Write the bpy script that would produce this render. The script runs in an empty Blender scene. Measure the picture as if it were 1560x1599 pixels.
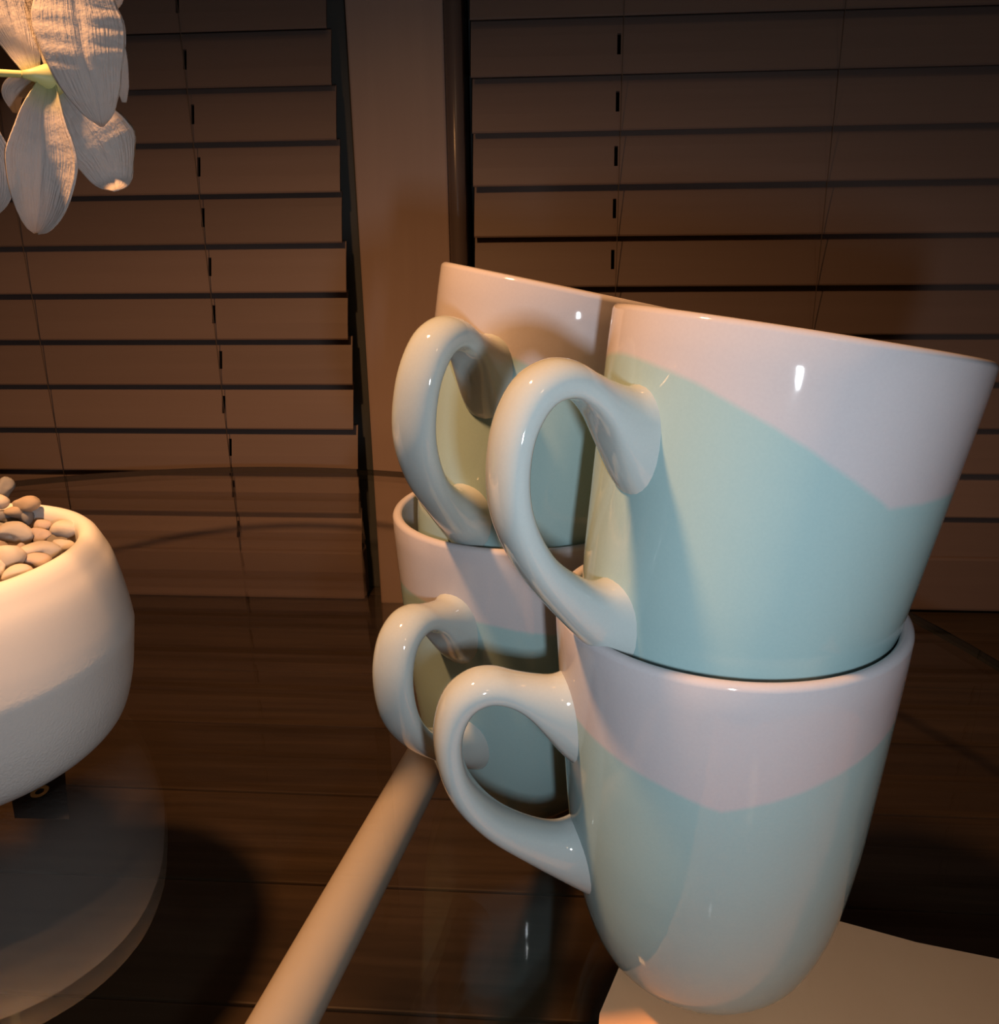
import bpy, bmesh, math, random
import numpy as np
from mathutils import Vector, Matrix

scene = bpy.context.scene
C = scene.collection

# ------------------------------------------------------------------ camera
F_PX, PITCH, ROLL, CAM_H = 1334.0, 0.32415, 0.01209, 0.21294
cam = bpy.data.cameras.new('camera')
cam.sensor_fit = 'VERTICAL'
cam.sensor_height = 24.0
cam.lens = F_PX * 24.0 / 1599.0
cam.clip_start = 0.01
cam_ob = bpy.data.objects.new('camera', cam)
C.objects.link(cam_ob)
_f = Vector((0, math.cos(PITCH), -math.sin(PITCH)))
_r0 = Vector((1, 0, 0))
_d0 = _f.cross(_r0)
_R = math.cos(ROLL) * _r0 + math.sin(ROLL) * _d0
_D = -math.sin(ROLL) * _r0 + math.cos(ROLL) * _d0
m = Matrix((( _R.x, -_D.x, -_f.x, 0), (_R.y, -_D.y, -_f.y, 0), (_R.z, -_D.z, -_f.z, CAM_H), (0, 0, 0, 1)))
cam_ob.matrix_world = m
scene.camera = cam_ob

# ------------------------------------------------------------------ world, lights, exposure
world = bpy.data.worlds.new('world')
scene.world = world
world.use_nodes = True
world.node_tree.nodes['Background'].inputs[0].default_value = (1.0, 0.8, 0.6, 1)
world.node_tree.nodes['Background'].inputs[1].default_value = 0.0
scene.view_settings.view_transform = 'Standard'
scene.view_settings.look = 'None'
scene.view_settings.gamma = 1.0
scene.view_settings.use_curve_mapping = False
scene.view_settings.exposure = 0.0
scene.cycles.caustics_reflective = False


# the phone's own flash, a little right of and below the lens
flash = bpy.data.lights.new('camera_flash', 'AREA')
flash.shape = 'RECTANGLE'
flash.size, flash.size_y = 0.008, 0.018
flash.energy = 0.39
flash.color = (0.86, 0.95, 1.0)
flash_ob = bpy.data.objects.new('camera_flash', flash)
flash_ob.matrix_world = Matrix.Translation(Vector((0.023, -0.004, -0.032))) @ m @ Matrix.Rotation(math.radians(6), 4, 'X')
C.objects.link(flash_ob)
# the warm incandescent lamp hanging over the bowl, above the frame
lamp = bpy.data.lights.new('shaded_lamp', 'SPOT')          # bulb in an opaque shade that opens downwards
lamp.energy = 20.0
lamp.color = (1.0, 0.47, 0.18)
lamp.shadow_soft_size = 0.018
lamp.spot_size = math.radians(157)
lamp.spot_blend = 1.0
lamp_ob = bpy.data.objects.new('shaded_lamp', lamp)
lamp_ob.location = (-0.210, 0.20, 0.55)
C.objects.link(lamp_ob)
# added weak warm fill far behind the camera, lifts the darkest shadows
back = bpy.data.lights.new('fill_light', 'POINT')
back.energy = 5.0
back.color = (1.0, 0.66, 0.40)
back.shadow_soft_size = 0.12
back_ob = bpy.data.objects.new('fill_light', back)
back_ob.location = (0.5, -1.9, 1.85)
C.objects.link(back_ob)

# ------------------------------------------------------------------ helpers
random.seed(4)
rng = np.random.default_rng(4)


def mat(name, base=(0.8, 0.8, 0.8), rough=0.5, spec=0.5, metal=0.0):
    mt = bpy.data.materials.new(name)
    mt.use_nodes = True
    b = mt.node_tree.nodes['Principled BSDF']
    b.inputs['Base Color'].default_value = (*base, 1)
    b.inputs['Roughness'].default_value = rough
    b.inputs['Specular IOR Level'].default_value = spec
    b.inputs['Metallic'].default_value = metal
    return mt


def nd(mt, t, **kw):
    n = mt.node_tree.nodes.new(t)
    for k, v in kw.items():
        setattr(n, k, v)
    return n


def lk(mt, a, b):
    mt.node_tree.links.new(a, b)


def math_n(mt, op, a, b=None, c=None, clamp=False):
    n = nd(mt, 'ShaderNodeMath', operation=op)
    n.use_clamp = clamp
    for i, v in enumerate((a, b, c)):
        if v is None:
            continue
        if isinstance(v, (int, float)):
            n.inputs[i].default_value = v
        else:
            lk(mt, v, n.inputs[i])
    return n.outputs[0]


def mix_rgb(mt, fac, a, b):
    n = nd(mt, 'ShaderNodeMix', data_type='RGBA')
    if isinstance(fac, (int, float)):
        n.inputs[0].default_value = fac
    else:
        lk(mt, fac, n.inputs[0])
    for i, v in ((6, a), (7, b)):
        if isinstance(v, tuple):
            n.inputs[i].default_value = (*v, 1)
        else:
            lk(mt, v, n.inputs[i])
    return n.outputs[2]


def noise(mt, scale, detail=3.0, coords=None, rough=0.5):
    n = nd(mt, 'ShaderNodeTexNoise')
    n.inputs['Scale'].default_value = scale
    n.inputs['Detail'].default_value = detail
    n.inputs['Roughness'].default_value = rough
    if coords is not None:
        lk(mt, coords, n.inputs['Vector'])
    return n


def obj_coords(mt, scale=None, kind='Object'):
    tc = nd(mt, 'ShaderNodeTexCoord')
    if scale is None:
        return tc.outputs[kind]
    mp = nd(mt, 'ShaderNodeMapping')
    mp.inputs['Scale'].default_value = scale
    lk(mt, tc.outputs[kind], mp.inputs['Vector'])
    return mp.outputs[0]


def add_bump(mt, height, strength=0.3, dist=0.001):
    b = nd(mt, 'ShaderNodeBump')
    b.inputs['Strength'].default_value = strength
    b.inputs['Distance'].default_value = dist
    lk(mt, height, b.inputs['Height'])
    lk(mt, b.outputs[0], mt.node_tree.nodes['Principled BSDF'].inputs['Normal'])


def BS(mt):
    return mt.node_tree.nodes['Principled BSDF']


def mesh_obj(name, verts, faces, mats, parent=None, smooth=True, mat_idx=None):
    me = bpy.data.meshes.new(name)
    me.from_pydata([tuple(v) for v in verts], [], faces)
    for mt in (mats if isinstance(mats, (list, tuple)) else [mats]):
        me.materials.append(mt)
    if mat_idx is not None:
        me.polygons.foreach_set('material_index', mat_idx)
    me.polygons.foreach_set('use_smooth', [smooth] * len(me.polygons))
    me.update()
    o = bpy.data.objects.new(name, me)
    C.objects.link(o)
    if parent is not None:
        o.parent = parent
    return o


def link_mesh(name, me, parent=None):
    o = bpy.data.objects.new(name, me)
    C.objects.link(o)
    if parent is not None:
        o.parent = parent
    return o


def tag(o, label=None, cat=None, group=None, kind=None):
    if label:
        o['label'] = label
    if cat:
        o['category'] = cat
    if group:
        o['group'] = group
    if kind:
        o['kind'] = kind
    return o


def empty(name, loc=(0, 0, 0)):
    o = bpy.data.objects.new(name, None)
    o.location = loc
    o.empty_display_size = 0.02
    C.objects.link(o)
    return o


def box_data(lo, hi, bev=0.0):
    """bevelled box -> verts, faces"""
    bm = bmesh.new()
    bmesh.ops.create_cube(bm, size=1.0)
    for v in bm.verts:
        v.co = Vector([(lo[i] + hi[i]) / 2 + v.co[i] * (hi[i] - lo[i]) for i in range(3)])
    if bev > 0:
        bmesh.ops.bevel(bm, geom=list(bm.edges), offset=bev, segments=2, affect='EDGES', profile=0.6)
    bm.verts.index_update()
    vs = [tuple(v.co) for v in bm.verts]
    fs = [[v.index for v in f.verts] for f in bm.faces]
    bm.free()
    return vs, fs


def spline(pts, n):
    """Catmull-Rom through the points, n samples, any dimension"""
    P = np.array(pts, float)
    d = np.r_[0, np.cumsum(np.sqrt(np.linalg.norm(np.diff(P, axis=0), axis=1)))]
    T = np.linspace(0, d[-1], n)
    m = np.gradient(P, d, axis=0)
    i = np.clip(np.searchsorted(d, T, side='right') - 1, 0, len(P) - 2)
    h = (d[i + 1] - d[i])[:, None]
    t = ((T - d[i])[:, None]) / h
    return ((2 * t**3 - 3 * t**2 + 1) * P[i] + (t**3 - 2 * t**2 + t) * h * m[i]
            + (-2 * t**3 + 3 * t**2) * P[i + 1] + (t**3 - t**2) * h * m[i + 1])


def lathe(profile, seg=96):
    """profile: list of (r,z), closed at both ends if r==0"""
    vs, fs, rows = [], [], []
    for r, z in profile:
        if r < 1e-6:
            rows.append([len(vs)])
            vs.append((0, 0, z))
        else:
            rows.append(list(range(len(vs), len(vs) + seg)))
            for k in range(seg):
                a = 2 * math.pi * k / seg
                vs.append((r * math.cos(a), r * math.sin(a), z))
    owner = []
    for j in range(len(rows) - 1):
        a, b = rows[j], rows[j + 1]
        for k in range(seg):
            k2 = (k + 1) % seg
            if len(a) == 1 and len(b) == 1:
                continue
            if len(a) == 1:
                fs.append([a[0], b[k2], b[k]])
            elif len(b) == 1:
                fs.append([a[k], a[k2], b[0]])
            else:
                fs.append([a[k], a[k2], b[k2], b[k]])
            owner.append(j)
    return vs, fs, owner


def tube(path, radii, seg=12, cap=True):
    P = np.array(path, float)
    rad = np.broadcast_to(np.array(radii, float), (len(P),))
    T = np.gradient(P, axis=0)
    T /= np.linalg.norm(T, axis=1)[:, None]
    up = np.array([0, 0, 1.0]) if abs(T[0][2]) < 0.9 else np.array([1.0, 0, 0])
    vs, fs = [], []
    u = None
    for i in range(len(P)):
        u = np.cross(T[i], up) if u is None else u - T[i] * (u @ T[i])
        u /= np.linalg.norm(u)
        w = np.cross(T[i], u)
        for k in range(seg):
            a = 2 * math.pi * k / seg
            vs.append(P[i] + rad[i] * (math.cos(a) * u + math.sin(a) * w))
    for i in range(len(P) - 1):
        for k in range(seg):
            k2 = (k + 1) % seg
            fs.append([i * seg + k, i * seg + k2, (i + 1) * seg + k2, (i + 1) * seg + k])
    if cap:
        fs.append(list(range(seg))[::-1])
        fs.append([(len(P) - 1) * seg + k for k in range(seg)])
    return vs, fs


# ------------------------------------------------------------------ materials
def make_glaze(name, apex_deg, z0, kl, kr):
    """pale blue glazed mug whose upper band was dipped twice in a lavender white glaze;
    the two dips meet in a shallow V"""
    mt = mat(name, rough=0.055, spec=0.3)
    co = obj_coords(mt)
    sp = nd(mt, 'ShaderNodeSeparateXYZ')
    lk(mt, co, sp.inputs[0])
    a = math.radians(apex_deg)
    t = math_n(mt, 'ADD', math_n(mt, 'MULTIPLY', sp.outputs[0], -math.sin(a)), math_n(mt, 'MULTIPLY', sp.outputs[1], math.cos(a)))
    rise = math_n(mt, 'ADD', math_n(mt, 'MULTIPLY', math_n(mt, 'MAXIMUM', t, 0.0), kr),
                  math_n(mt, 'MULTIPLY', math_n(mt, 'MAXIMUM', math_n(mt, 'MULTIPLY', t, -1.0), 0.0), kl))
    nz = noise(mt, 60.0, 2.0, co)
    edge = math_n(mt, 'ADD', math_n(mt, 'ADD', rise, z0), math_n(mt, 'MULTIPLY', math_n(mt, 'SUBTRACT', nz.outputs[0], 0.5), 0.0016))
    fac = math_n(mt, 'MULTIPLY_ADD', math_n(mt, 'SUBTRACT', sp.outputs[2], edge), 700.0, 0.5, clamp=True)
    n2 = noise(mt, 1400.0, 2.0, co)
    blue = mix_rgb(mt, n2.outputs[0], (0.24, 0.355, 0.375), (0.262, 0.38, 0.40))
    lav = mix_rgb(mt, n2.outputs[0], (0.37, 0.356, 0.385), (0.40, 0.385, 0.415))
    lk(mt, mix_rgb(mt, fac, blue, lav), BS(mt).inputs['Base Color'])
    add_bump(mt, noise(mt, 90.0, 2.0, co).outputs[0], 0.05, 0.002)
    return mt


def plain_glaze(name, c1, c2):
    mt = mat(name, rough=0.055)
    co = obj_coords(mt)
    lk(mt, mix_rgb(mt, noise(mt, 1400.0, 2.0, co).outputs[0], c1, c2), BS(mt).inputs['Base Color'])
    add_bump(mt, noise(mt, 90.0, 2.0, co).outputs[0], 0.05, 0.002)
    return mt


M_IN = plain_glaze('lavender_white_glaze', (0.44, 0.41, 0.425), (0.47, 0.44, 0.455))
M_HANDLE = plain_glaze('pale_handle_glaze', (0.335, 0.38, 0.39), (0.36, 0.405, 0.415))

M_POT = mat('matt_white_ceramic', (0.78, 0.76, 0.75), 0.55, 0.3)
_c = obj_coords(M_POT)
lk(M_POT, mix_rgb(M_POT, noise(M_POT, 40, 4, _c).outputs[0], (0.80, 0.79, 0.80), (0.86, 0.85, 0.85)), BS(M_POT).inputs['Base Color'])
_sp = nd(M_POT, 'ShaderNodeSeparateXYZ')
lk(M_POT, _c, _sp.inputs[0])
_low = math_n(M_POT, 'MULTIPLY_ADD', _sp.outputs[2], -30.0, 1.65, clamp=True)   # unpolished rough lower body
_h = math_n(M_POT, 'MULTIPLY', noise(M_POT, 850, 3, _c).outputs[0], math_n(M_POT, 'MULTIPLY_ADD', _low, 0.9, 0.1))
add_bump(M_POT, _h, 0.5, 0.0007)


def wood_mat(name, c1, c2, rough, axis_scale, bump=0.15, spec=0.4):
    mt = mat(name, c1, rough, spec)
    oi = nd(mt, 'ShaderNodeObjectInfo')
    co = obj_coords(mt, axis_scale)
    va = nd(mt, 'ShaderNodeVectorMath', operation='ADD')
    lk(mt, co, va.inputs[0])
    lk(mt, math_n(mt, 'MULTIPLY', oi.outputs['Random'], 37.0), va.inputs[1])
    n1 = noise(mt, 1.0, 6.0, va.outputs[0], 0.62)
    ramp = nd(mt, 'ShaderNodeValToRGB')
    ramp.color_ramp.elements[0].position = 0.3
    ramp.color_ramp.elements[1].position = 0.72
    ramp.color_ramp.elements[0].color = (*c1, 1)
    ramp.color_ramp.elements[1].color = (*c2, 1)
    lk(mt, n1.outputs[0], ramp.inputs[0])
    hsv = nd(mt, 'ShaderNodeHueSaturation')
    lk(mt, ramp.outputs[0], hsv.inputs['Color'])
    lk(mt, math_n(mt, 'MULTIPLY_ADD', oi.outputs['Random'], 0.3, 0.85), hsv.inputs['Value'])
    lk(mt, hsv.outputs[0], BS(mt).inputs['Base Color'])
    if bump:
        add_bump(mt, n1.outputs[0], bump, 0.0008)
    return mt


M_FLOOR = wood_mat('dark_oak_boards', (0.044, 0.031, 0.021), (0.083, 0.059, 0.040), 0.4, (6, 130, 60))
M_SLAT = wood_mat('painted_wood_slat', (0.245, 0.18, 0.162), (0.265, 0.196, 0.177), 0.5, (4, 90, 90), 0.05, 0.35)
M_POST = wood_mat('painted_post', (0.38, 0.29, 0.268), (0.41, 0.315, 0.29), 0.35, (60, 60, 4), 0.05)
M_BEAD = wood_mat('dark_bead_wood', (0.15, 0.118, 0.115), (0.18, 0.142, 0.138), 0.25, (90, 90, 5), 0.05, 0.6)
M_FRAME = mat('slate_grey_frame', (0.075, 0.085, 0.09), 0.5)
M_CORD = mat('cord_cotton', (0.16, 0.125, 0.11), 0.8)
M_NIGHT = mat('dark_window_pane', (0.004, 0.004, 0.005), 0.04, 0.5)
M_WALL = mat('beige_wall', (0.42, 0.35, 0.28), 0.8, 0.2)
add_bump(M_WALL, noise(M_WALL, 180, 4, obj_coords(M_WALL)).outputs[0], 0.1, 0.001)
M_CEIL = mat('white_ceiling', (0.6, 0.56, 0.5), 0.9, 0.1)

M_CREAM = wood_mat('cream_painted_wood', (0.45, 0.42, 0.375), (0.51, 0.475, 0.43), 0.42, (9, 9, 9), 0.05)
M_BOARD = wood_mat('tan_painted_wood', (0.82, 0.475, 0.275), (0.86, 0.515, 0.305), 0.5, (30, 6, 30), 0.06)
M_SOIL = mat('dark_gravel_bed', (0.12, 0.08, 0.05), 0.9)
M_LABEL = mat('black_sticker', (0.008, 0.008, 0.009), 0.6, 0.2)
M_PRINT = mat('amber_print', (0.45, 0.2, 0.06), 0.6, 0.2)


def glass_mat():
    """clear smoked plate glass: tinted straight transmission plus a Fresnel mirror on each face"""
    mt = bpy.data.materials.new('smoked_table_glass')
    mt.use_nodes = True
    nt = mt.node_tree
    nt.nodes.clear()
    out = nd(mt, 'ShaderNodeOutputMaterial')
    tr = nd(mt, 'ShaderNodeBsdfTransparent')
    tr.inputs[0].default_value = (0.95, 0.935, 0.915, 1)
    gl = nd(mt, 'ShaderNodeBsdfGlossy')
    gl.inputs['Roughness'].default_value = 0.004
    gl.inputs['Color'].default_value = (1, 1, 1, 1)
    geo = nd(mt, 'ShaderNodeNewGeometry')
    fr = nd(mt, 'ShaderNodeFresnel')
    # the straight ray leaves with the angle it came in, so the back face uses the same front-face index
    ior = math_n(mt, 'ADD', math_n(mt, 'MULTIPLY', geo.outputs['Backfacing'], 1 / 1.5 - 1.5), 1.5)
    lk(mt, ior, fr.inputs['IOR'])
    mx = nd(mt, 'ShaderNodeMixShader')
    lk(mt, fr.outputs[0], mx.inputs[0])
    lk(mt, tr.outputs[0], mx.inputs[1])
    lk(mt, gl.outputs[0], mx.inputs[2])
    lk(mt, mx.outputs[0], out.inputs[0])
    return mt


M_GLASS = glass_mat()
M_EDGE = mat('polished_glass_edge', (0.006, 0.007, 0.006), 0.5, 0.2)


def petal_mat():
    mt = bpy.data.materials.new('orchid_petal')
    mt.use_nodes = True
    nt = mt.node_tree
    b = BS(mt)
    b.inputs['Roughness'].default_value = 0.6
    b.inputs['Specular IOR Level'].default_value = 0.25
    at = nd(mt, 'ShaderNodeAttribute')
    at.attribute_name = 'along'          # x: 0 at the petal's base, y: across
    sp = nd(mt, 'ShaderNodeSeparateXYZ')
    lk(mt, at.outputs['Vector'], sp.inputs[0])
    g = math_n(mt, 'MULTIPLY_ADD', sp.outputs[0], -5.5, 1.0, clamp=True)
    col = mix_rgb(mt, g, (0.54, 0.50, 0.50), (0.45, 0.48, 0.19))
    lk(mt, col, b.inputs['Base Color'])
    mp = nd(mt, 'ShaderNodeMapping')
    mp.inputs['Scale'].default_value = (5.0, 26.0, 1.0)
    lk(mt, at.outputs['Vector'], mp.inputs['Vector'])
    vein = noise(mt, 1.0, 3.0, mp.outputs[0])
    fine = noise(mt, 900.0, 3.0, obj_coords(mt))
    h = math_n(mt, 'ADD', math_n(mt, 'MULTIPLY', vein.outputs[0], 1.0), math_n(mt, 'MULTIPLY', fine.outputs[0], 0.35))
    bp = nd(mt, 'ShaderNodeBump')
    bp.inputs['Strength'].default_value = 0.6
    bp.inputs['Distance'].default_value = 0.0012
    lk(mt, h, bp.inputs['Height'])
    lk(mt, bp.outputs[0], b.inputs['Normal'])
    tl = nd(mt, 'ShaderNodeBsdfTranslucent')
    lk(mt, col, tl.inputs[0])
    mx = nd(mt, 'ShaderNodeMixShader')
    mx.inputs[0].default_value = 0.3
    lk(mt, b.outputs[0], mx.inputs[1])
    lk(mt, tl.outputs[0], mx.inputs[2])
    lk(mt, mx.outputs[0], nt.nodes['Material Output'].inputs[0])
    return mt


M_PETAL = petal_mat()
M_STEM = mat('orchid_stem', (0.50, 0.50, 0.22), 0.5)
M_LEAF = mat('orchid_leaf', (0.07, 0.17, 0.04), 0.35)
lk(M_LEAF, mix_rgb(M_LEAF, noise(M_LEAF, 30, 4, obj_coords(M_LEAF)).outputs[0], (0.05, 0.13, 0.03), (0.10, 0.22, 0.06)), BS(M_LEAF).inputs['Base Color'])


def stone_mat(name, c1, c2):
    mt = mat(name, c1, 0.75, 0.3)
    co = obj_coords(mt)
    oi = nd(mt, 'ShaderNodeObjectInfo')
    va = nd(mt, 'ShaderNodeVectorMath', operation='ADD')
    lk(mt, co, va.inputs[0])
    lk(mt, oi.outputs['Random'], va.inputs[1])
    n1 = noise(mt, 160, 5, va.outputs[0])
    lk(mt, mix_rgb(mt, n1.outputs[0], c1, c2), BS(mt).inputs['Base Color'])
    add_bump(mt, noise(mt, 420, 5, va.outputs[0], 0.6).outputs[0], 0.5, 0.0012)
    return mt


STONES = {'cream': stone_mat('cream_stone', (0.74, 0.67, 0.60), (0.88, 0.83, 0.78)),
          'grey': stone_mat('grey_stone', (0.25, 0.255, 0.28), (0.34, 0.34, 0.36)),
          'tan': stone_mat('tan_stone', (0.50, 0.40, 0.31), (0.60, 0.49, 0.39)),
          'pink': stone_mat('pinkish_stone', (0.60, 0.50, 0.47), (0.70, 0.60, 0.56))}

# ------------------------------------------------------------------ the setting
PSI = 0.075                        # the window wall is turned a little from the camera
E1 = Vector((math.cos(PSI), -math.sin(PSI), 0))
N1 = Vector((math.sin(PSI), math.cos(PSI), 0))
WALL_D = 0.85                      # distance of the blinds' plane
FLOOR_Z = -0.176


def RM(s=0.0, d=0.0, z=0.0):
    """matrix of a frame with x along the window wall, y away from the room, z up"""
    return Matrix(((E1.x, N1.x, 0, E1.x * s + N1.x * (WALL_D + d)),
                   (E1.y, N1.y, 0, E1.y * s + N1.y * (WALL_D + d)),
                   (0, 0, 1, z), (0, 0, 0, 1)))


def room_box(name, lo, hi, mt, parent=None, bev=0.0, smooth=False):
    """lo/hi in (s, d, z)"""
    c = [(lo[i] + hi[i]) / 2 for i in range(3)]
    vs, fs = box_data([lo[i] - c[i] for i in range(3)], [hi[i] - c[i] for i in range(3)], bev)
    o = mesh_obj(name, vs, fs, mt, None, smooth)
    o.matrix_world = RM(*c)
    if parent is not None:
        o.parent = parent
        o.matrix_parent_inverse = parent.matrix_world.inverted()
    return o


HS = 1.9
TOP = 2.2
floor = tag(room_box('floor', (-HS, -3.4, FLOOR_Z - 0.06), (HS, 0.16, FLOOR_Z - 0.013), M_FLOOR), kind='structure')
# boards running along the window
pw = 0.088
row = 0
d = 0.10
plank_meshes = {}
while d > -1.7:
    room_box('plank', (-1.3, d - pw + 0.0008, FLOOR_Z - 0.013), (1.3, d - 0.0008, FLOOR_Z), M_FLOOR, floor, 0.0012)
    d -= pw
    row += 1

wall_back = tag(empty('wall_back'), kind='structure')
room_box('wall_above', (-HS, 0.05, 0.62), (HS, 0.16, TOP), M_WALL, wall_back)
room_box('wall_side', (-HS, 0.05, FLOOR_Z - 0.012), (-0.72, 0.16, 0.62), M_WALL, wall_back)
room_box('wall_side', (0.76, 0.05, FLOOR_Z - 0.012), (HS, 0.16, 0.62), M_WALL, wall_back)
tag(room_box('wall_left', (-HS - 0.1, -3.4, FLOOR_Z - 0.06), (-HS, 0.16, TOP), M_WALL), kind='structure')
tag(room_box('wall_right', (HS, -3.4, FLOOR_Z - 0.06), (HS + 0.1, 0.16, TOP), M_WALL), kind='structure')
tag(room_box('wall_front', (-HS, -3.5, FLOOR_Z - 0.06), (HS, -3.4, TOP), M_WALL), kind='structure')
tag(room_box('ceiling', (-HS, -3.4, TOP), (HS, 0.16, TOP + 0.1), M_CEIL), kind='structure')

# post between the two windows, with a dark rounded bead on its right edge
tag(room_box('trim_1', (-0.1935, -0.012, FLOOR_Z), (-0.107, 0.155, 0.62), M_POST, None, 0.002), kind='structure')
vs, fs = [], []
SEG = 14
for zi, z in enumerate((FLOOR_Z, 0.62)):
    for k in range(SEG + 1):
        a = math.pi * k / SEG
        vs.append((-0.0080 * math.cos(a), -0.012 - 0.008 * math.sin(a), z))
    vs.append((0.008, 0.03, z))
    vs.append((-0.008, 0.03, z))
n_ = SEG + 3
for k in range(n_):
    fs.append([k, (k + 1) % n_, n_ + (k + 1) % n_, n_ + k])
fs.append(list(range(n_))[::-1])
fs.append(list(range(n_, 2 * n_)))
bead = mesh_obj('trim_2', vs, fs, M_BEAD, None, True)
bead.matrix_world = RM(-0.0985, 0, 0)
tag(bead, kind='structure')

# the windows behind the blinds: frame and dark pane
for i, (a, b) in enumerate(((-0.72, -0.1935), (-0.090, 0.76))):
    w = tag(empty('window_%d' % (i + 1)), kind='structure')
    fw = 0.030 if i == 0 else 0.02
    room_box('frame_stile', (a, 0.030, FLOOR_Z), (a + fw, 0.075, 0.62), M_FRAME, w, 0.003)
    room_box('frame_stile', (b - fw, 0.030, FLOOR_Z), (b, 0.075, 0.62), M_FRAME, w, 0.003)
    room_box('frame_rail', (a + fw, 0.030, FLOOR_Z), (b - fw, 0.075, FLOOR_Z + 0.03), M_FRAME, w, 0.003)
    room_box('frame_rail', (a + fw, 0.030, 0.58), (b - fw, 0.075, 0.62), M_FRAME, w, 0.003)
    room_box('pane', (a + fw - 0.002, 0.052, FLOOR_Z + 0.025), (b - fw + 0.002, 0.058, 0.585), M_NIGHT, w)


# ------------------------------------------------------------------ venetian blinds
def slat_mesh(name, s0, s1, holes):
    """one tilted wooden slat, 50 mm wide, 2.8 mm thick, with a routed cord slot at each hole"""
    W2, TH = 0.0245, 0.0028
    us = sorted(set([s0, s1] + [h + e for h in holes for e in (-0.0016, 0.0016)]))
    ws = [-W2, -W2 + 0.0012, -0.0085, 0.0095, W2 - 0.0012, W2]   # from lower/front edge to upper/back edge
    th = [0.4, 1, 1, 1, 1, 0.4]
    tilt = math.radians(74)
    nu, nw = len(us), len(ws)
    vs, fs = [], []
    for side in (1, -1):
        for u in us:
            for w, t in zip(ws, th):
                crown = 0.0009 * (1 - (w / W2) ** 2)
                y = w * math.cos(tilt) - (side * TH / 2 * t + crown) * math.sin(tilt)
                z = w * math.sin(tilt) + (side * TH / 2 * t + crown) * math.cos(tilt)
                vs.append((u, y, z))
    idx = lambda s, i, j: s * nu * nw + i * nw + j
    hole_cols = set()
    for h in holes:
        hole_cols.add(us.index(h - 0.0016))
    for i in range(nu - 1):
        for j in range(nw - 1):
            if i in hole_cols and j == 2:
                a, b, c, e = idx(0, i, j), idx(0, i + 1, j), idx(0, i + 1, j + 1), idx(0, i, j + 1)
                o = nu * nw
                for p, q in ((a, b), (b, c), (c, e), (e, a)):
                    fs.append([q, p, p + o, q + o])
                continue
            fs.append([idx(0, i, j), idx(0, i + 1, j), idx(0, i + 1, j + 1), idx(0, i, j + 1)])
            fs.append([idx(1, i, j), idx(1, i, j + 1), idx(1, i + 1, j + 1), idx(1, i + 1, j)])
    for i in range(nu - 1):
        for j in (0, nw - 1):
            q = [idx(0, i, j), idx(1, i, j), idx(1, i + 1, j), idx(0, i + 1, j)]
            fs.append(q if j == 0 else q[::-1])
    for j in range(nw - 1):
        for i in (0, nu - 1):
            q = [idx(0, i, j), idx(0, i, j + 1), idx(1, i, j + 1), idx(1, i, j)]
            fs.append(q if i == 0 else q[::-1])
    me = bpy.data.meshes.new(name)
    me.from_pydata(vs, [], fs)
    me.materials.append(M_SLAT)
    me.update()
    return me


def blind(label, s0, s1, line0, holes, plain_cords, jitter):
    """line0: height of one dark line between slats"""
    root = empty('venetian_blind')
    root.matrix_world = RM((s0 + s1) / 2, 0, FLOOR_Z)
    tag(root, label, 'blind', 'closed venetian blinds on the window wall')
    c = (s0 + s1) / 2
    me = slat_mesh('slat', s0 - c, s1 - c, [h - c for h in holes])
    pitch = 0.0455
    for i in range(-3, 11):
        z = line0 + i * pitch + 0.0235
        o = link_mesh('slat', me, root)
        o.location = (random.uniform(-jitter, jitter), random.uniform(-0.0006, 0.0006), z - FLOOR_Z)
        o.rotation_euler = (random.uniform(-0.015, 0.015), random.uniform(-0.0012, 0.0012), 0)
    zb = line0 - 3 * pitch
    v, f = box_data((s0 - c, -0.012, 0.004), (s1 - c, 0.014, zb - FLOOR_Z + 0.004), 0.003)
    mesh_obj('bottom_rail', v, f, M_SLAT, root, False)
    v, f = box_data((s0 - c, -0.022, 0.575 - FLOOR_Z), (s1 - c, 0.022, 0.62 - FLOOR_Z), 0.003)
    mesh_obj('head_rail', v, f, M_SLAT, root, False)
    for h in holes + plain_cords:
        for dy in ((-0.0115, ) if h in plain_cords else (-0.0115, )):
            v, f = tube([(h - c + 0.0026, dy, 0.02), (h - c + 0.0026, dy, 0.4), (h - c + 0.0026, dy, 0.76)], 0.00038, 6)
            mesh_obj('ladder_cord', v, f, M_CORD, root)
    return root


blind('brown venetian blind left of the post, seen behind the orchid and bowl', -0.66, -0.211, 0.0162, [-0.3466], [-0.5295], 0.0015)
blind('brown venetian blind right of the post, seen behind the stacked mugs', -0.084, 0.70, 0.0195, [0.047, 0.4475], [0.2325], 0.0004)

# ------------------------------------------------------------------ glass table
table = tag(empty('glass_table', (-0.242, 0.267, FLOOR_Z)), 'low round smoked glass table carrying the mugs and the bowl', 'table')
TZ = -FLOOR_Z
GT = 0.0055
vs, fs, _ = lathe([(0, TZ - GT), (0.509, TZ - GT), (0.5105, TZ - GT + 0.001), (0.5105, TZ - 0.001), (0.509, TZ), (0, TZ)], 160)
side = [1 if 1 <= o <= 3 else 0 for o in _]
mesh_obj('glass_top', vs, fs, [M_GLASS, M_EDGE], table, False, side)


def tl(p):
    return (p[0] + 0.242, p[1] - 0.267, p[2] - FLOOR_Z)


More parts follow.
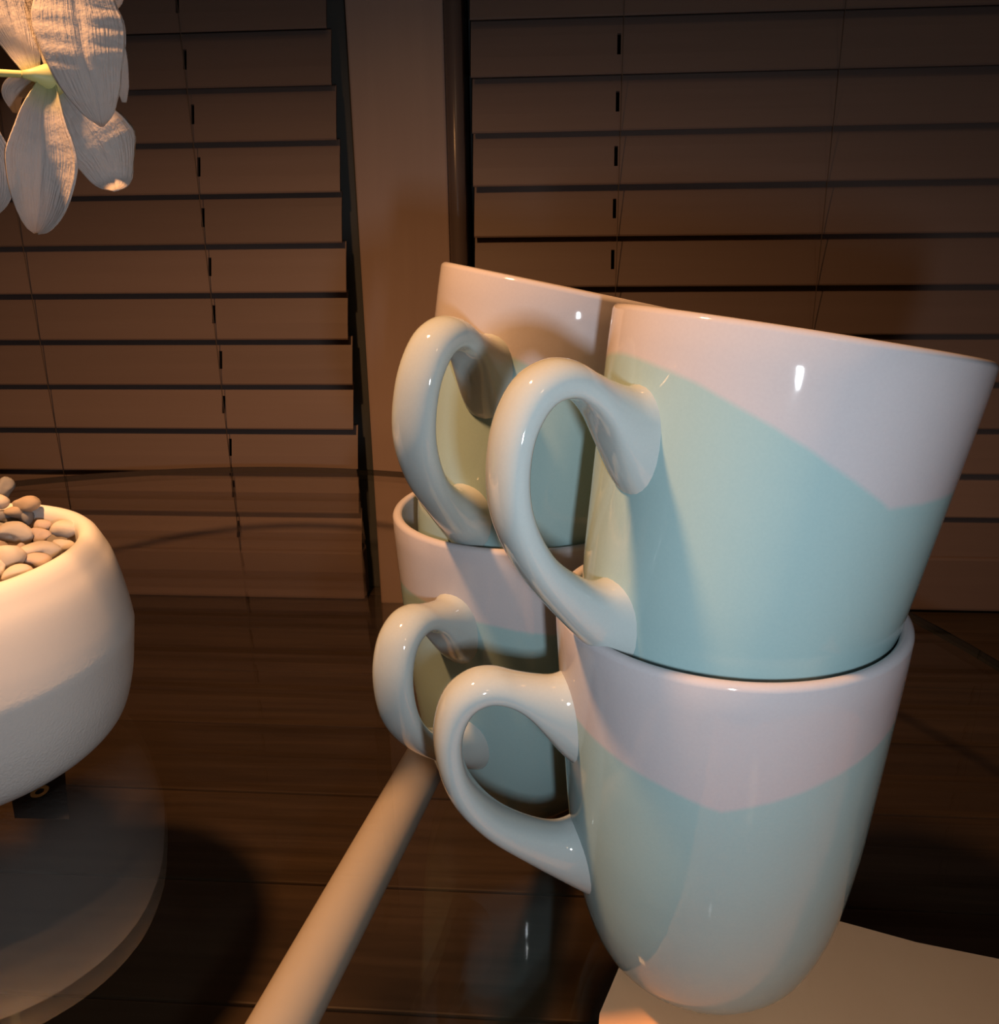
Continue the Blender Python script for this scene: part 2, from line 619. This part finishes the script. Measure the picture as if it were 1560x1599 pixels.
a, b = np.array([-0.1085, 0.03, -0.0157]), np.array([-0.0050, 0.45, -0.0157])
pts = [a + (b - a) * t for t in np.linspace(0, 1, 12)]
vs, fs = tube([tl(p) for p in pts], 0.0099, 24)
mesh_obj('support_rail', vs, fs, M_CREAM, table)
# the flat curved board under the near right of the top
outline = [(0.002, 0.02), (0.012, 0.10), (0.021, 0.155), (0.0275, 0.190), (0.0355, 0.2065), (0.050, 0.222), (0.070, 0.2295), (0.090, 0.2285),
           (0.111, 0.2235), (0.132, 0.2145), (0.155, 0.2075), (0.185, 0.205), (0.215, 0.210), (0.24, 0.218), (0.252, 0.02)]
zt, zb = -0.0060, -0.028
n_ = len(outline)
vs = [tl((x, y, zb)) for x, y in outline] + [tl((x, y, zt)) for x, y in outline]
fs = [list(range(n_)), list(range(n_, 2 * n_))[::-1]]
for k in range(n_):
    k2 = (k + 1) % n_
    fs.append([k, n_ + k, n_ + k2, k2])
mesh_obj('support_board', vs, fs, M_BOARD, table, False)
for (x, y, zt_) in ((0.10, 0.06, -0.030), (0.21, 0.10, -0.030), (-0.1060, 0.04, -0.027)):
    p = [tl((x, y, FLOOR_Z)), tl((x, y, FLOOR_Z + 0.07)), tl((x, y, zt_))]
    vs, fs = tube(p, [0.012, 0.014, 0.016], 20)
    mesh_obj('leg', vs, fs, M_CREAM, table)
for ang in (120, 170, 220):
    x, y = -0.242 + 0.40 * math.cos(math.radians(ang)), 0.267 + 0.40 * math.sin(math.radians(ang))
    vs, fs = tube([tl((x, y, FLOOR_Z)), tl((x, y, -0.05)), tl((x, y, -0.008))], [0.012, 0.014, 0.018], 20)
    mesh_obj('leg', vs, fs, M_CREAM, table)

# small black sticker with an amber ring on the underside of the glass, half under the bowl
def on_plane(u, v, z):
    d = (u - 780) / F_PX * _R + (v - 799.5) / F_PX * _D + _f
    return Vector((0, 0, CAM_H)) + d * ((z - CAM_H) / d.z)


zs = -GT - 0.0002
q = [on_plane(23, 1277, zs), on_plane(108, 1279, zs), on_plane(100, 1190, zs), on_plane(8, 1190, zs)]
vs = [tl(p) for p in q] + [tl(p - Vector((0, 0, 0.0002))) for p in q]
st = mesh_obj('sticker', vs, [[0, 1, 2, 3], [7, 6, 5, 4], [0, 4, 5, 1], [1, 5, 6, 2], [2, 6, 7, 3], [3, 7, 4, 0]], M_LABEL, table, False)
st['label'] = 'black sticker with an amber mark beside the white bowl'
cm = on_plane(62, 1236, zs)
vs, fs = [], []
for lvl in (0.00003, -0.00003):
    for k in range(24):
        a = 2 * math.pi * k / 24
        for rr_ in (0.0016, 0.0033):
            vs.append(tl((cm.x + rr_ * math.cos(a), cm.y + 1.25 * rr_ * math.sin(a), zs + 0.0001 + lvl)))
for k in range(24):
    k2 = (k + 1) % 24
    fs.append([2 * k, 2 * k + 1, 2 * k2 + 1, 2 * k2])
    fs.append([48 + 2 * k, 48 + 2 * k2, 48 + 2 * k2 + 1, 48 + 2 * k + 1])
    fs.append([2 * k, 2 * k2, 48 + 2 * k2, 48 + 2 * k])
    fs.append([2 * k + 1, 48 + 2 * k + 1, 48 + 2 * k2 + 1, 2 * k2 + 1])
mesh_obj('mark', vs, fs, M_PRINT, st, False)

# ------------------------------------------------------------------ mugs
MH = 0.1166
OUT = [(0.0242, 0.0000), (0.0268, 0.0011), (0.0297, 0.0040), (0.0331, 0.0095), (0.0376, 0.0235), (0.0412, 0.0466), (0.0431, 0.0700),
       (0.0447, 0.0930), (0.0457, 0.1080)]
oc = spline(OUT, 44)
prof = [(0, 0.0022), (0.0215, 0.0022), (0.0228, 0.0006)] + [tuple(p) for p in oc]
n_outer = len(prof) + 6
RR = 0.0018
rc = (0.0460 - RR, MH - RR)
for k in range(1, 12):
    a = math.radians(-10 + 190 * k / 12)
    prof.append((rc[0] + RR * math.cos(a), rc[1] + RR * math.sin(a)))
ic = spline([(0.0425, 0.1135), (0.0423, 0.104), (0.0412, 0.088), (0.0398, 0.066), (0.0376, 0.044), (0.0338, 0.022), (0.0290, 0.0115), (0.0200, 0.0075), (0.008, 0.0068)], 34)
prof += [tuple(p) for p in ic] + [(0, 0.0068)]
BODY = lathe(prof, 112)

H_OUT = [(42.6, 100.0), (47, 98.4), (52, 99.0), (58, 100.6), (64, 102.6), (70, 102.2), (76.5, 97.5), (80, 88), (79.7, 76), (76.2, 64.5), (68, 53), (56.5, 42.5), (46.5, 34.5), (37.6, 28)]
H_IN = [(41.0, 71), (45.5, 75.5), (49.5, 81), (54, 87.6), (58.5, 92), (63.5, 94.3), (68.5, 93), (72, 87.2), (72.6, 79), (70.3, 70), (62.8, 59.5), (53, 53), (45, 50.5), (37.6, 52.5)]
H_WID = [9.5, 8.4, 7.6, 7.1, 6.9, 6.8, 6.9, 7.1, 7.3, 7.3, 7.1, 6.9, 7.8, 10.5]
h_o, h_i = spline(H_OUT, 72), spline(H_IN, 72)
h_w = np.interp(np.linspace(0, 1, 72), np.linspace(0, 1, 14), H_WID)
for _ in range(6):
    h_w[1:-1] = (h_w[:-2] + 2 * h_w[1:-1] + h_w[2:]) / 4
HS_ = 28
hv, hf = [], []
for i in range(72):
    c, hd = (h_o[i] + h_i[i]) / 2, (h_o[i] - h_i[i]) / 2
    for k in range(HS_):
        a = 2 * math.pi * k / HS_
        ca, sa = math.cos(a), math.sin(a)
        e = 2 / 2.25
        p = c + hd * (abs(ca) ** e * math.copysign(1, ca))
        w = h_w[i] * (abs(sa) ** e * math.copysign(1, sa))
        hv.append((p[0] / 1000, w / 1000, p[1] / 1000))
for i in range(71):
    for k in range(HS_):
        k2 = (k + 1) % HS_
        hf.append([i * HS_ + k, i * HS_ + k2, (i + 1) * HS_ + k2, (i + 1) * HS_ + k])
hf.append(list(range(HS_))[::-1])
hf.append([71 * HS_ + k for k in range(HS_)])
_tmp = mesh_obj('handle', hv, hf, M_HANDLE)
bm = bmesh.new()
bm.from_mesh(_tmp.data)
bmesh.ops.recalc_face_normals(bm, faces=bm.faces)
bm.to_mesh(_tmp.data)
bm.free()
HANDLE_ME = _tmp.data
bpy.data.objects.remove(_tmp)


def mug(label, x, y, z, tx, ty, handle_deg, glaze):
    root = empty('mug')
    a = Vector((tx, ty, 1.0)).normalized()
    u = (Vector((1, 0, 0)) - a * a.x).normalized()
    v = a.cross(u)
    root.matrix_world = Matrix(((u.x, v.x, a.x, x), (u.y, v.y, a.y, y), (u.z, v.z, a.z, z), (0, 0, 0, 1)))
    tag(root, label, 'mug', 'four stacked pale blue mugs')
    idx = [0 if o < n_outer else 1 for o in BODY[2]]
    mesh_obj('body', BODY[0], BODY[1], [glaze, M_IN], root, True, idx)
    h = link_mesh('handle', HANDLE_ME, root)
    h.rotation_euler = (0, 0, math.radians(handle_deg))
    return root


mug('pale blue mug with lavender white top, upright, lower mug of the front stack', 0.06084, 0.20972, 0.0002, 0, 0, 190,
    make_glaze('dipped_glaze_front_lower', 257, 0.0820, 0.24, 0.33))
mug('pale blue mug with lavender white top, tilted, upper mug of the front stack', 0.05530, 0.20760, 0.0723, 0.1690, 0.0815, 208,
    make_glaze('dipped_glaze_front_upper', 289, 0.0830, 0.48, 0.14))
mug('pale blue mug with lavender white top, upright, lower mug of the rear stack', 0.00762, 0.29320, 0.0002, 0, 0, 238,
    make_glaze('dipped_glaze_rear_lower', 300, 0.0840, 0.2, 0.3))
mug('pale blue mug with lavender white top, tilted, upper mug of the rear stack', 0.00226, 0.29150, 0.07833, 0.2150, 0.0480, 236,
    make_glaze('dipped_glaze_rear_upper', 300, 0.0830, 0.3, 0.3))

# ------------------------------------------------------------------ flower pot
PX, PY = -0.23366, 0.32127
PH = 0.09136
pot = tag(empty('flower_pot', (PX, PY, 0.0002)), 'round matt white ceramic bowl filled with pebbles, on the glass at left', 'pot')
po = spline([(0.0547, 0.0), (0.0600, 0.0030), (0.0657, 0.0091), (0.0706, 0.0228), (0.0731, 0.0370), (0.0747, 0.0478)], 26)
po = np.r_[po, spline([(0.0747, 0.0486), (0.0736, 0.0594), (0.0703, 0.0777), (0.0672, 0.0855)], 18)[1:]]
pp = [(0, 0.003), (0.050, 0.003), (0.0525, 0.0006)] + [tuple(p) for p in po]
pp += [tuple(p) for p in spline([(0.0658, 0.0884), (0.0635, 0.0907), (0.0612, 0.0913), (0.0592, 0.0905), (0.0580, 0.0885), (0.0578, 0.080), (0.060, 0.06), (0.058, 0.03), (0.045, 0.012)], 30)]
pp += [(0, 0.01)]
vs, fs, _ = lathe(pp, 128)
mesh_obj('bowl', vs, fs, M_POT, pot)
vs, fs, _ = lathe([(0, 0.060), (0.0597, 0.060), (0.0592, 0.0745), (0.0, 0.0765)], 64)
mesh_obj('gravel_bed', vs, fs, M_SOIL, pot)


# ------------------------------------------------------------------ pebbles
def at_pixel(u, v, z=None, y=None):
    d = (u - 780) / F_PX * _R + (v - 799.5) / F_PX * _D + _f
    t = (z - CAM_H) / d.z if z is not None else y / d.y
    return d * t + Vector((0, 0, CAM_H))


def pebble_mesh(seed):
    r = np.random.default_rng(seed)
    bm = bmesh.new()
    bmesh.ops.create_icosphere(bm, subdivisions=3, radius=1.0)
    dirs = r.normal(size=(10, 3))
    dirs /= np.linalg.norm(dirs, axis=1)[:, None]
    amp = r.uniform(0.08, 0.30, 10)
    for v in bm.verts:
        p = np.array(v.co)
        s = 1.0
        for dd, aa in zip(dirs, amp):
            q = p @ dd
            if q > 0.45:
                s -= aa * (q - 0.45) * 2.1
        v.co = Vector(p * s)
    me = bpy.data.meshes.new('pebble')
    bm.to_mesh(me)
    bm.free()
    for m_ in [STONES['cream']]:
        me.materials.append(m_)
    me.polygons.foreach_set('use_smooth', [True] * len(me.polygons))
    return me


PEB = [pebble_mesh(s) for s in range(9)]
# (crop x, crop y, width, height, kind, extra lift, label)
K = 300 / 1560.0
stones = [
    (35, 335, 150, 190, 'grey', 0.008, 'grey brown pebble topping the heap at the left picture edge'),
    (10, 425, 110, 110, 'cream', 0.005, 'small peach pebble just below the topmost grey pebble'),
    (200, 440, 190, 140, 'tan', 0.0015, 'tan pebble right of the topmost grey pebble, at the back'),
    (150, 505, 230, 110, 'tan', -0.001, 'flat orange tan pebble under the tan one at the back'),
    (65, 560, 190, 150, 'grey', 0.0035, 'larger of the two round grey pebbles in the middle of the bowl'),
    (208, 575, 120, 140, 'grey', 0.003, 'smaller of the two round grey pebbles in the middle of the bowl'),
    (350, 635, 150, 110, 'pink', 0.002, 'greyish pink pebble right of the two round grey ones'),
    (510, 675, 190, 140, 'cream', 0.001, 'pale round pebble touching the right rim of the bowl'),
    (110, 690, 260, 165, 'cream', 0.005, 'long cream pebble in front of the two grey ones'),
    (325, 715, 190, 110, 'pink', 0.003, 'pale wedge shaped pebble in the centre of the heap'),
    (500, 780, 180, 100, 'cream', 0.0015, 'cream pebble below the pale round one at right'),
    (160, 815, 80, 110, 'pink', 0.004, 'small pink pebble wedged between two big cream ones'),
    (10, 700, 120, 130, 'cream', 0.003, 'cream pebble at the picture edge beside the long one'),
    (320, 835, 260, 150, 'cream', 0.004, 'broad cream pebble in the front half of the heap'),
    (290, 930, 220, 120, 'pink', 0.002, 'smooth pinkish pebble below the broad cream one'),
    (70, 885, 210, 220, 'cream', 0.0055, 'biggest brightly lit pebble near the front rim'),
    (130, 1040, 210, 140, 'cream', 0.003, 'pale pebble against the front rim'),
    (470, 835, 150, 80, 'cream', -0.001, 'thin cream pebble tucked under the right front rim'),
    (5, 980, 120, 150, 'cream', 0.003, 'cream pebble half out of the picture at the front rim'),
    (5, 800, 90, 130, 'pink', 0.001, 'pinkish pebble half hidden behind the biggest one'),
]
for i, (cx, cy, w, hh, kind, lift, label) in enumerate(stones):
    z = 0.0835 + lift
    p = at_pixel(cx * K, 700 + cy * K, z=z)
    while math.hypot(p.x - PX, p.y - PY) > 0.0545 and z < 0.096:
        z += 0.0005
        p = at_pixel(cx * K, 700 + cy * K, z=z)
    depth = (p - Vector((0, 0, CAM_H))).dot(_f)
    rx, rz = w * K * depth / F_PX / 2 * 1.34, hh * K * depth / F_PX / 2 * 1.34
    o = link_mesh('pebble', PEB[i % len(PEB)])
    o.location = p
    o.scale = (rx, (rx + rz) / 2 * 0.95, rz)
    o.rotation_euler = (random.uniform(-0.25, 0.25), random.uniform(-0.25, 0.25), random.uniform(-0.3, 0.3))
    o.material_slots[0].link = 'OBJECT'
    o.material_slots[0].material = STONES[kind]
    tag(o, label, 'pebble', 'pebbles heaped in the white bowl')
# the rest of the heap, outside the picture
for k in range(46):
    a = random.uniform(0, 2 * math.pi)
    r = 0.051 * math.sqrt(random.uniform(0.02, 1))
    x, y = PX + r * math.cos(a), PY + r * math.sin(a)
    u = 780 + F_PX * (Vector((x, y, 0.085 - CAM_H)).dot(_R)) / (Vector((x, y, 0.085 - CAM_H)).dot(_f))
    if u > -26:
        continue
    o = link_mesh('pebble', PEB[k % len(PEB)])
    s = random.uniform(0.0045, 0.0068)
    o.location = (x, y, 0.0815 + random.uniform(0, 0.006))
    o.scale = (s * 1.2, s, s * 0.8)
    o.rotation_euler = (random.uniform(-0.4, 0.4), random.uniform(-0.4, 0.4), random.uniform(0, 6))
    o.material_slots[0].link = 'OBJECT'
    o.material_slots[0].material = STONES[random.choice(['cream', 'cream', 'grey', 'pink'])]
    tag(o, 'pebble of the heap beyond the left edge of the picture', 'pebble', 'pebbles heaped in the white bowl')

# ------------------------------------------------------------------ orchid
orchid = tag(empty('orchid', (PX, PY, 0.078)), 'white moth orchid hanging into the upper left corner, growing from the bowl', 'orchid')
OV = Vector(orchid.location)


def px3(u, v, y):
    return at_pixel(u, v, y=y)


def petal(name, parent, mid, halfw, depth, cup=0.25, ridge=0.0, lean=0.0, curl=0.0, tipfold=0.0):
    """mid: picture points of the midrib (base to tip); depth: distance at each of them;
    halfw in picture pixels; the blade is cupped, ridged and given a real thickness"""
    P = np.array([list(px3(u, v, y)) for (u, v), y in zip(mid, depth)])
    sc = np.array([(Vector(p) - Vector((0, 0, CAM_H))).dot(_f) / F_PX for p in P])
    N, Mq = 40, 29
    mid3 = spline(P, N)
    tpar = np.linspace(0, 1, N)
    hw = spline([[w * s] for w, s in zip(halfw, sc)], N)[:, 0].clip(1e-5)
    T = np.gradient(mid3, axis=0)
    T /= np.linalg.norm(T, axis=1)[:, None]
    view = mid3 - np.array([0, 0, CAM_H])
    view /= np.linalg.norm(view, axis=1)[:, None]
    side = np.cross(T, view)
    side /= np.linalg.norm(side, axis=1)[:, None]
    nrm = np.cross(side, T)
    nrm *= np.sign((nrm * view).sum(1))[:, None]        # away from the viewer
    cl, sl = math.cos(lean), math.sin(lean)
    S, Nn = cl * side + sl * nrm, cl * nrm - sl * side
    vs, along = [], []
    for i in range(N):
        for j in range(Mq):
            s = -1 + 2 * j / (Mq - 1)
            w = hw[i]
            off = cup * w * (s * s) + ridge * w * math.sin(tpar[i] * 72 + 2.2 * abs(s)) * min(1, 2.5 * abs(s)) * (1 - 0.3 * abs(s))
            off += 0.07 * w * math.exp(-(s / 0.10) ** 2)
            off += curl * w * max(0, s) ** 3
            off -= tipfold * w * max(0, tpar[i] - 0.8) / 0.2 * max(0, s)
            p = mid3[i] + S[i] * (w * s) + Nn[i] * off
            vs.append(Vector(p) - OV)
            along.append((tpar[i], s * 0.5 + 0.5, 0))
    fs = [[i * Mq + j, i * Mq + j + 1, (i + 1) * Mq + j + 1, (i + 1) * Mq + j] for i in range(N - 1) for j in range(Mq - 1)]
    o = mesh_obj(name, vs, fs, M_PETAL, parent)
    at = o.data.attributes.new('along', 'FLOAT_VECTOR', 'POINT')
    at.data.foreach_set('vector', [c for a in along for c in a])
    so = o.modifiers.new('thickness', 'SOLIDIFY')
    so.thickness = 0.0004
    so.offset = 0
    return o


# flower seen from behind: receptacle with its petals
YF = 0.262
rec_pts = [px3(34, 116, YF - 0.004), px3(52, 117, YF - 0.002), px3(70, 120, YF), px3(86, 124, YF + 0.003), px3(96, 127, YF + 0.006)]
vs, fs = tube([p - OV for p in rec_pts], [0.0009, 0.0017, 0.0032, 0.0042, 0.0016], 20)
flower = mesh_obj('flower', vs, fs, M_STEM, orchid)
petal('petal', flower, [(86, 122), (88, 70), (104, 10), (125, -70), (135, -110)], [10, 26, 44, 40, 6], [YF + .002, YF + .006, YF + .004, YF, YF + .002], 0.2, 0.02)
petal('petal', flower, [(110, -85), (116, -20), (124, 40), (134, 100), (146, 146), (153, 172), (157, 188), (159, 197)], [26, 58, 67, 65, 56, 46, 29, 3], [YF, YF - .003, YF - .005, YF - .006, YF - .004, YF - .002, YF - .001, YF + .001], 0.24, 0.034)
petal('petal', flower, [(84, 124), (110, 160), (142, 205), (162, 242), (173, 272), (179, 288), (181, 298)], [10, 36, 58, 60, 49, 28, 3], [YF + .004, YF + .003, YF + .003, YF + .004, YF + .006, YF + .005, YF + .002], 0.28, 0.018, 0.0, 0.2, 0.5)
petal('petal', flower, [(74, 126), (66, 185), (66, 240), (63, 290), (60, 328), (57, 352), (56, 364)], [11, 34, 49, 47, 40, 26, 3], [YF, YF - .003, YF - .004, YF - .003, YF, YF + .003, YF + .006], -0.35, 0.022, 0.0, -0.25)
petal('petal', flower, [(52, 116), (34, 70), (16, 20), (0, -50), (-6, -90)], [10, 26, 40, 34, 5], [YF + .002, YF + .006, YF + .008, YF + .01, YF + .012], 0.3, 0.01)
petal('petal', flower, [(54, 122), (34, 132), (20, 148), (26, 176)], [8, 14, 17, 5], [YF + .004, YF + .008, YF + .01, YF + .014], 0.3, 0.0)
petal('petal', flower, [(150, 40), (176, 90), (190, 130), (194, 160)], [20, 24, 12, 3], [YF + .012, YF + .014, YF + .016, YF + .018], 0.2, 0.0)
# stalk of the flower, out to the arching stem left of the picture
stalk = [px3(40, 116, YF - 0.003), px3(0, 114, YF - 0.001), px3(-40, 110, YF + 0.002), px3(-95, 84, YF + 0.008)]
vs, fs = tube([Vector(p) - OV for p in spline([list(p) for p in stalk], 24)], 0.0009 + 0.0003 * np.linspace(0, 1, 24), 14)
mesh_obj('flower_stalk', vs, fs, M_STEM, orchid)
top = stalk[-1]
stem = [(PX, PY, 0.076), (PX - 0.008, PY - 0.002, 0.16), (PX - 0.016, PY - 0.01, 0.26), (top.x - 0.018, top.y + 0.01, top.z - 0.02), tuple(top),
        (top.x + 0.004, top.y - 0.006, top.z + 0.022), (top.x + 0.018, top.y - 0.012, top.z + 0.04)]
vs, fs = tube([Vector(p) - OV for p in spline(stem, 60)], np.linspace(0.0026, 0.0014, 60), 14)
mesh_obj('stem', vs, fs, M_STEM, orchid)

# second flower, mostly beyond the left edge
c2 = px3(-70, 150, YF - 0.01)
vs, fs = tube([px3(-95, 84, YF + 0.006) - OV, px3(-90, 120, YF - 0.004) - OV, c2 - OV, px3(-60, 165, YF - 0.006) - OV], [0.0010, 0.0011, 0.003, 0.001], 16)
flower2 = mesh_obj('flower', vs, fs, M_STEM, orchid)
petal('petal', flower2, [(-62, 160), (-40, 195), (-20, 250), (-12, 300), (-16, 340)], [10, 30, 36, 30, 5], [YF - .008, YF - .010, YF - .009, YF - .006, YF], -0.3, 0.015)
petal('petal', flower2, [(-80, 160), (-110, 220), (-120, 280), (-125, 330)], [10, 34, 36, 6], [YF - .008, YF - .010, YF - .009, YF - .004], -0.3, 0.015)
petal('petal', flower2, [(-82, 140), (-120, 90), (-150, 40), (-170, 0)], [10, 34, 36, 6], [YF - .008, YF - .010, YF - .009, YF - .004], -0.3, 0.015)
# third flower above the picture; only one petal tip reaches in
c3 = Vector((top.x + 0.018, top.y - 0.012, top.z + 0.04))
vs, fs = tube([c3 - OV, Vector(px3(60, -190, YF + 0.01)) - OV, Vector(px3(130, -190, YF + 0.02)) - OV], [0.0011, 0.0013, 0.0034], 16)
flower3 = mesh_obj('flower', vs, fs, M_STEM, orchid)
petal('petal', flower3, [(132, -188), (165, -120), (188, -50), (184, 0), (178, 17)], [10, 26, 24, 8, 2], [YF + .02, YF + .022, YF + .022, YF + .024, YF + .026], 0.3, 0.01)
petal('petal', flower3, [(136, -192), (190, -210), (250, -215), (290, -210)], [10, 30, 32, 5], [YF + .02, YF + .022, YF + .022, YF + .024], 0.3, 0.01)
petal('petal', flower3, [(130, -196), (120, -250), (110, -300), (108, -330)], [10, 30, 32, 5], [YF + .02, YF + .022, YF + .022, YF + .024], 0.3, 0.01)
# leaves at the foot, hanging over the far left of the bowl
for ang, ln in ((160, 0.13), (215, 0.11), (118, 0.10)):
    a = math.radians(ang)
    dx, dy = math.cos(a), math.sin(a)
    vs, fs = [], []
    for i in range(16):
        t = i / 15
        w = 0.019 * math.sin(math.pi * min(1, 0.12 + t * 0.9)) ** 0.7
        z = 0.004 + 0.05 * math.sin(t * 2.2) - 0.02 * t
        for s in (-1, -0.5, 0, 0.5, 1):
            vs.append((dx * ln * t - dy * w * s, dy * ln * t + dx * w * s, z + 0.006 * abs(s)))
    for i in range(15):
        for j in range(4):
            fs.append([i * 5 + j, i * 5 + j + 1, (i + 1) * 5 + j + 1, (i + 1) * 5 + j])
    lf = mesh_obj('leaf', vs, fs, M_LEAF, orchid)
    so = lf.modifiers.new('thickness', 'SOLIDIFY')
    so.thickness = 0.0015
